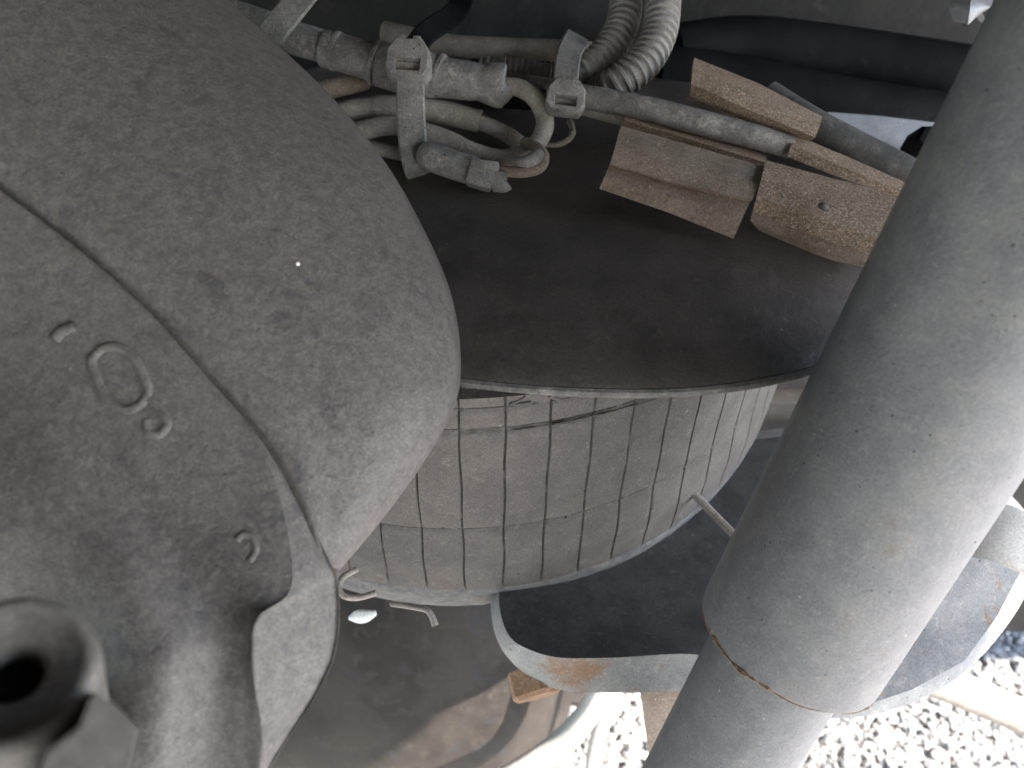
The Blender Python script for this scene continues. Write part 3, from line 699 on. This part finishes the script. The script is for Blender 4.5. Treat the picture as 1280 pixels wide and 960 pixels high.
t3 = empty('cable_tie', P(350, 40, .31), 'flat dusty strap crossing cables beside the barrel sleeve', 'cable tie', 'cable ties on the bundle')
strap(t3, [(392, -25, .315), (372, 2, .308), (352, 26, .305), (336, 48, .308), (326, 66, .32)], 36, M['tie'])

tag(obj('upper_cable', ptube([(190, -25, .33, 13), (260, 2, .33, 13), (320, 22, .33, 13), (370, 40, .335, 13), (420, 55, .35, 13)], seg=16), M['conn']), 'dark dusty cable passing under the flat strap beside the housing', 'cable')
tag(obj('rear_pipe', ptube([(480, 40, .36, 13), (560, 56, .355, 13), (640, 61, .352, 13), (720, 64, .352, 13), (760, 70, .36, 13)], seg=18), M['cable']), 'brown pipe running behind the barrel connector to the corrugated hoses', 'pipe')
def corrugated(pts, pitch_px, name, label):
    q = cr(pts, 24); path = []; s = 0
    L_ = [0]
    for i in range(1, len(q)): L_.append(L_[-1]+math.hypot(q[i][0]-q[i-1][0], q[i][1]-q[i-1][1]))
    tot = L_[-1]; n = int(tot/pitch_px); out = []
    for i in range(n):
        for f_, rr in ((0, .82), (.2, .83), (.34, 1.0), (.66, 1.0), (.8, .83)):
            s = (i+f_)*pitch_px; v = [np.interp(s, L_, q[:, c]) for c in range(4)]
            out.append((P(v[0], v[1], v[2]), v[3]*rr*v[2]/F))
    return tag(obj(name, tube(out, seg=24, straight=True), M['corr'], None, 45), label, 'hose', 'corrugated hoses')
corrugated([(782, -60, .35, 21), (783, -10, .345, 21), (778, 30, .338, 21), (760, 63, .332, 21), (732, 88, .328, 20), (700, 100, .33, 20)], 8.2, 'corrugated_hose', 'grey corrugated hose curving down, next to the cable tie strap')
corrugated([(828, -60, .335, 22), (829, -10, .332, 22.5), (824, 40, .325, 23), (804, 78, .320, 23), (772, 104, .320, 22), (740, 122, .33, 22)], 8.6, 'corrugated_hose', 'thicker grey corrugated hose curving down, next to the black hoses')
corrugated([(600, 84, .345, 13), (650, 86, .342, 13), (695, 92, .342, 13)], 7, 'corrugated_sleeve', 'short thin corrugated sleeve behind the barrel connector collar')

tag(obj('long_cable', ptube([(560, 96, .34, 11), (640, 104, .33, 12), (700, 114, .318, 13), (735, 122, .31, 14.5), (800, 134, .306, 15), (870, 152, .303, 15.5), (940, 170, .302, 15), (988, 184, .302, 14)], seg=18), M['conn']), 'long grey cable running from the small tie into the rusty clips', 'cable')
tag(obj('under_cable', ptube([(690, 125, .32, 8), (740, 138, .314, 9), (790, 150, .312, 10), (860, 170, .313, 10)], seg=14), M['cable']), 'short brown cable hidden under the long grey cable', 'cable')
tag(obj('dark_cable', ptube([(960, 118, .325, 17), (1010, 150, .318, 18), (1070, 182, .314, 18), (1150, 222, .31, 18), (1220, 258, .31, 18)], seg=18), M['darkcable']), 'dark rubber cable leaving the uppermost rusty clip', 'cable')

# rusty clips (bent sheet)
CL = 'rusty clips around the cables'
def clip(label, grid, th=.0013, m='rust', subd=4):
    o = obj('rusty_clip', sheet([[P(*q) for q in r] for r in grid], th, subd), M[m], None, 30)
    return tag(o, label, 'clip', CL)
clip('speckled rusty clip half wrapped around the dark rubber cable', [[(868, 72, .318), (948, 104, .315), (1028, 146, .311)], [(866, 84, .305), (944, 120, .301), (1024, 160, .297)], [(864, 104, .302), (938, 138, .298), (1019, 172, .295)], [(862, 121, .308), (935, 152, .304), (1013, 177, .302)]])
clip('narrow shadowed brown strip between the speckled clip and the long cable', [[(860, 116, .325), (925, 143, .322), (985, 165, .318)], [(856, 134, .320), (920, 160, .316), (980, 182, .314)]], m='rustdull')
clip('thin rusty strip along the lower side of the long cable', [[(783, 139, .310), (870, 164, .308), (960, 194, .305)], [(780, 150, .304), (868, 176, .301), (956, 203, .298)], [(778, 160, .308), (866, 188, .306), (952, 212, .303)]])
clip('folded dull brown clip plate with a crease, hanging next to the corrugated hoses', [[(776, 157, 0.2910), (865, 182, 0.2880), (954, 208, 0.2840)], [(770, 180, 0.2810), (858, 206, 0.2780), (948, 231, 0.2740)], [(763, 204, 0.2780), (851, 230, 0.2750), (940, 250, 0.2710)], [(762, 206, 0.2805), (850, 233, 0.2775), (937, 253, 0.2735)], [(756, 220, 0.2785), (842, 247, 0.2750), (928, 273, 0.2710)], [(749, 236, 0.2800), (832, 264, 0.2760), (917, 298, 0.2720)]], m='rustdull')
clip('heavily speckled rusty clip plate beside the shock absorber', [[(957, 200, 0.2850), (1045, 224, 0.2810), (1150, 252, 0.2760)], [(952, 222, 0.2740), (1036, 250, 0.2700), (1140, 282, 0.2650)], [(946, 245, 0.2710), (1026, 275, 0.2660), (1128, 308, 0.2610)], [(940, 265, 0.2740), (1015, 294, 0.2690), (1110, 326, 0.2640)]])
clip('smooth brown tongue curling below the heavily speckled clip plate', [[(940, 264, 0.2740), (1015, 292, 0.2700), (1105, 322, 0.2660)], [(938, 276, 0.2770), (1012, 305, 0.2730), (1100, 332, 0.2690)], [(950, 290, 0.2820), (1012, 319, 0.2780), (1092, 337, 0.2730)]], m='rustdull')
clip('slim rusty half-pipe clip ending the long cable', [[(992, 168, .306), (1060, 196, .302), (1150, 236, .297)], [(989, 180, .296), (1056, 210, .292), (1146, 246, .288)], [(984, 196, .298), (1050, 222, .294), (1140, 254, .290)]])
tag(obj('dirt_lump', ptube([(1024, 256, .266, 3), (1029, 258, .265, 5), (1034, 262, .265, 3)], seg=8), M['darkcable']), 'small dark dirt lump stuck on the heavily speckled clip plate', 'dirt')

# grey tab and other bits on the rail
tag(obj('grey_plate', sheet([[P(1035, 140, .40), P(1100, 145, .40), P(1185, 155, .40)], [P(1060, 165, .39), P(1115, 178, .39), P(1175, 200, .39)], [P(1100, 192, .385), P(1135, 200, .385), P(1165, 206, .385)]], .003), M['grey']), 'smooth pale grey plate below the black hose', 'plate')
tag(obj('dark_bolt', lathe([(0, .006), (.006, .006), (.0075, .004), (.0075, -.01)], P(1157, 178, .372), CAMZ, 6), M['hose'], None, 20), 'small black bolt on the pale grey plate beside the shock absorber', 'bolt')
tag(obj('hook_tab', sheet([[P(1186, -30, .36), P(1215, -30, .355), P(1250, -30, .36)], [P(1187, 8, .355), P(1213, 8, .35), P(1240, 8, .355)], [P(1190, 24, .355), P(1210, 31, .352), P(1224, 18, .355)]], .004), M['shock']), 'pale grey metal tab hanging above the black hoses', 'tab')
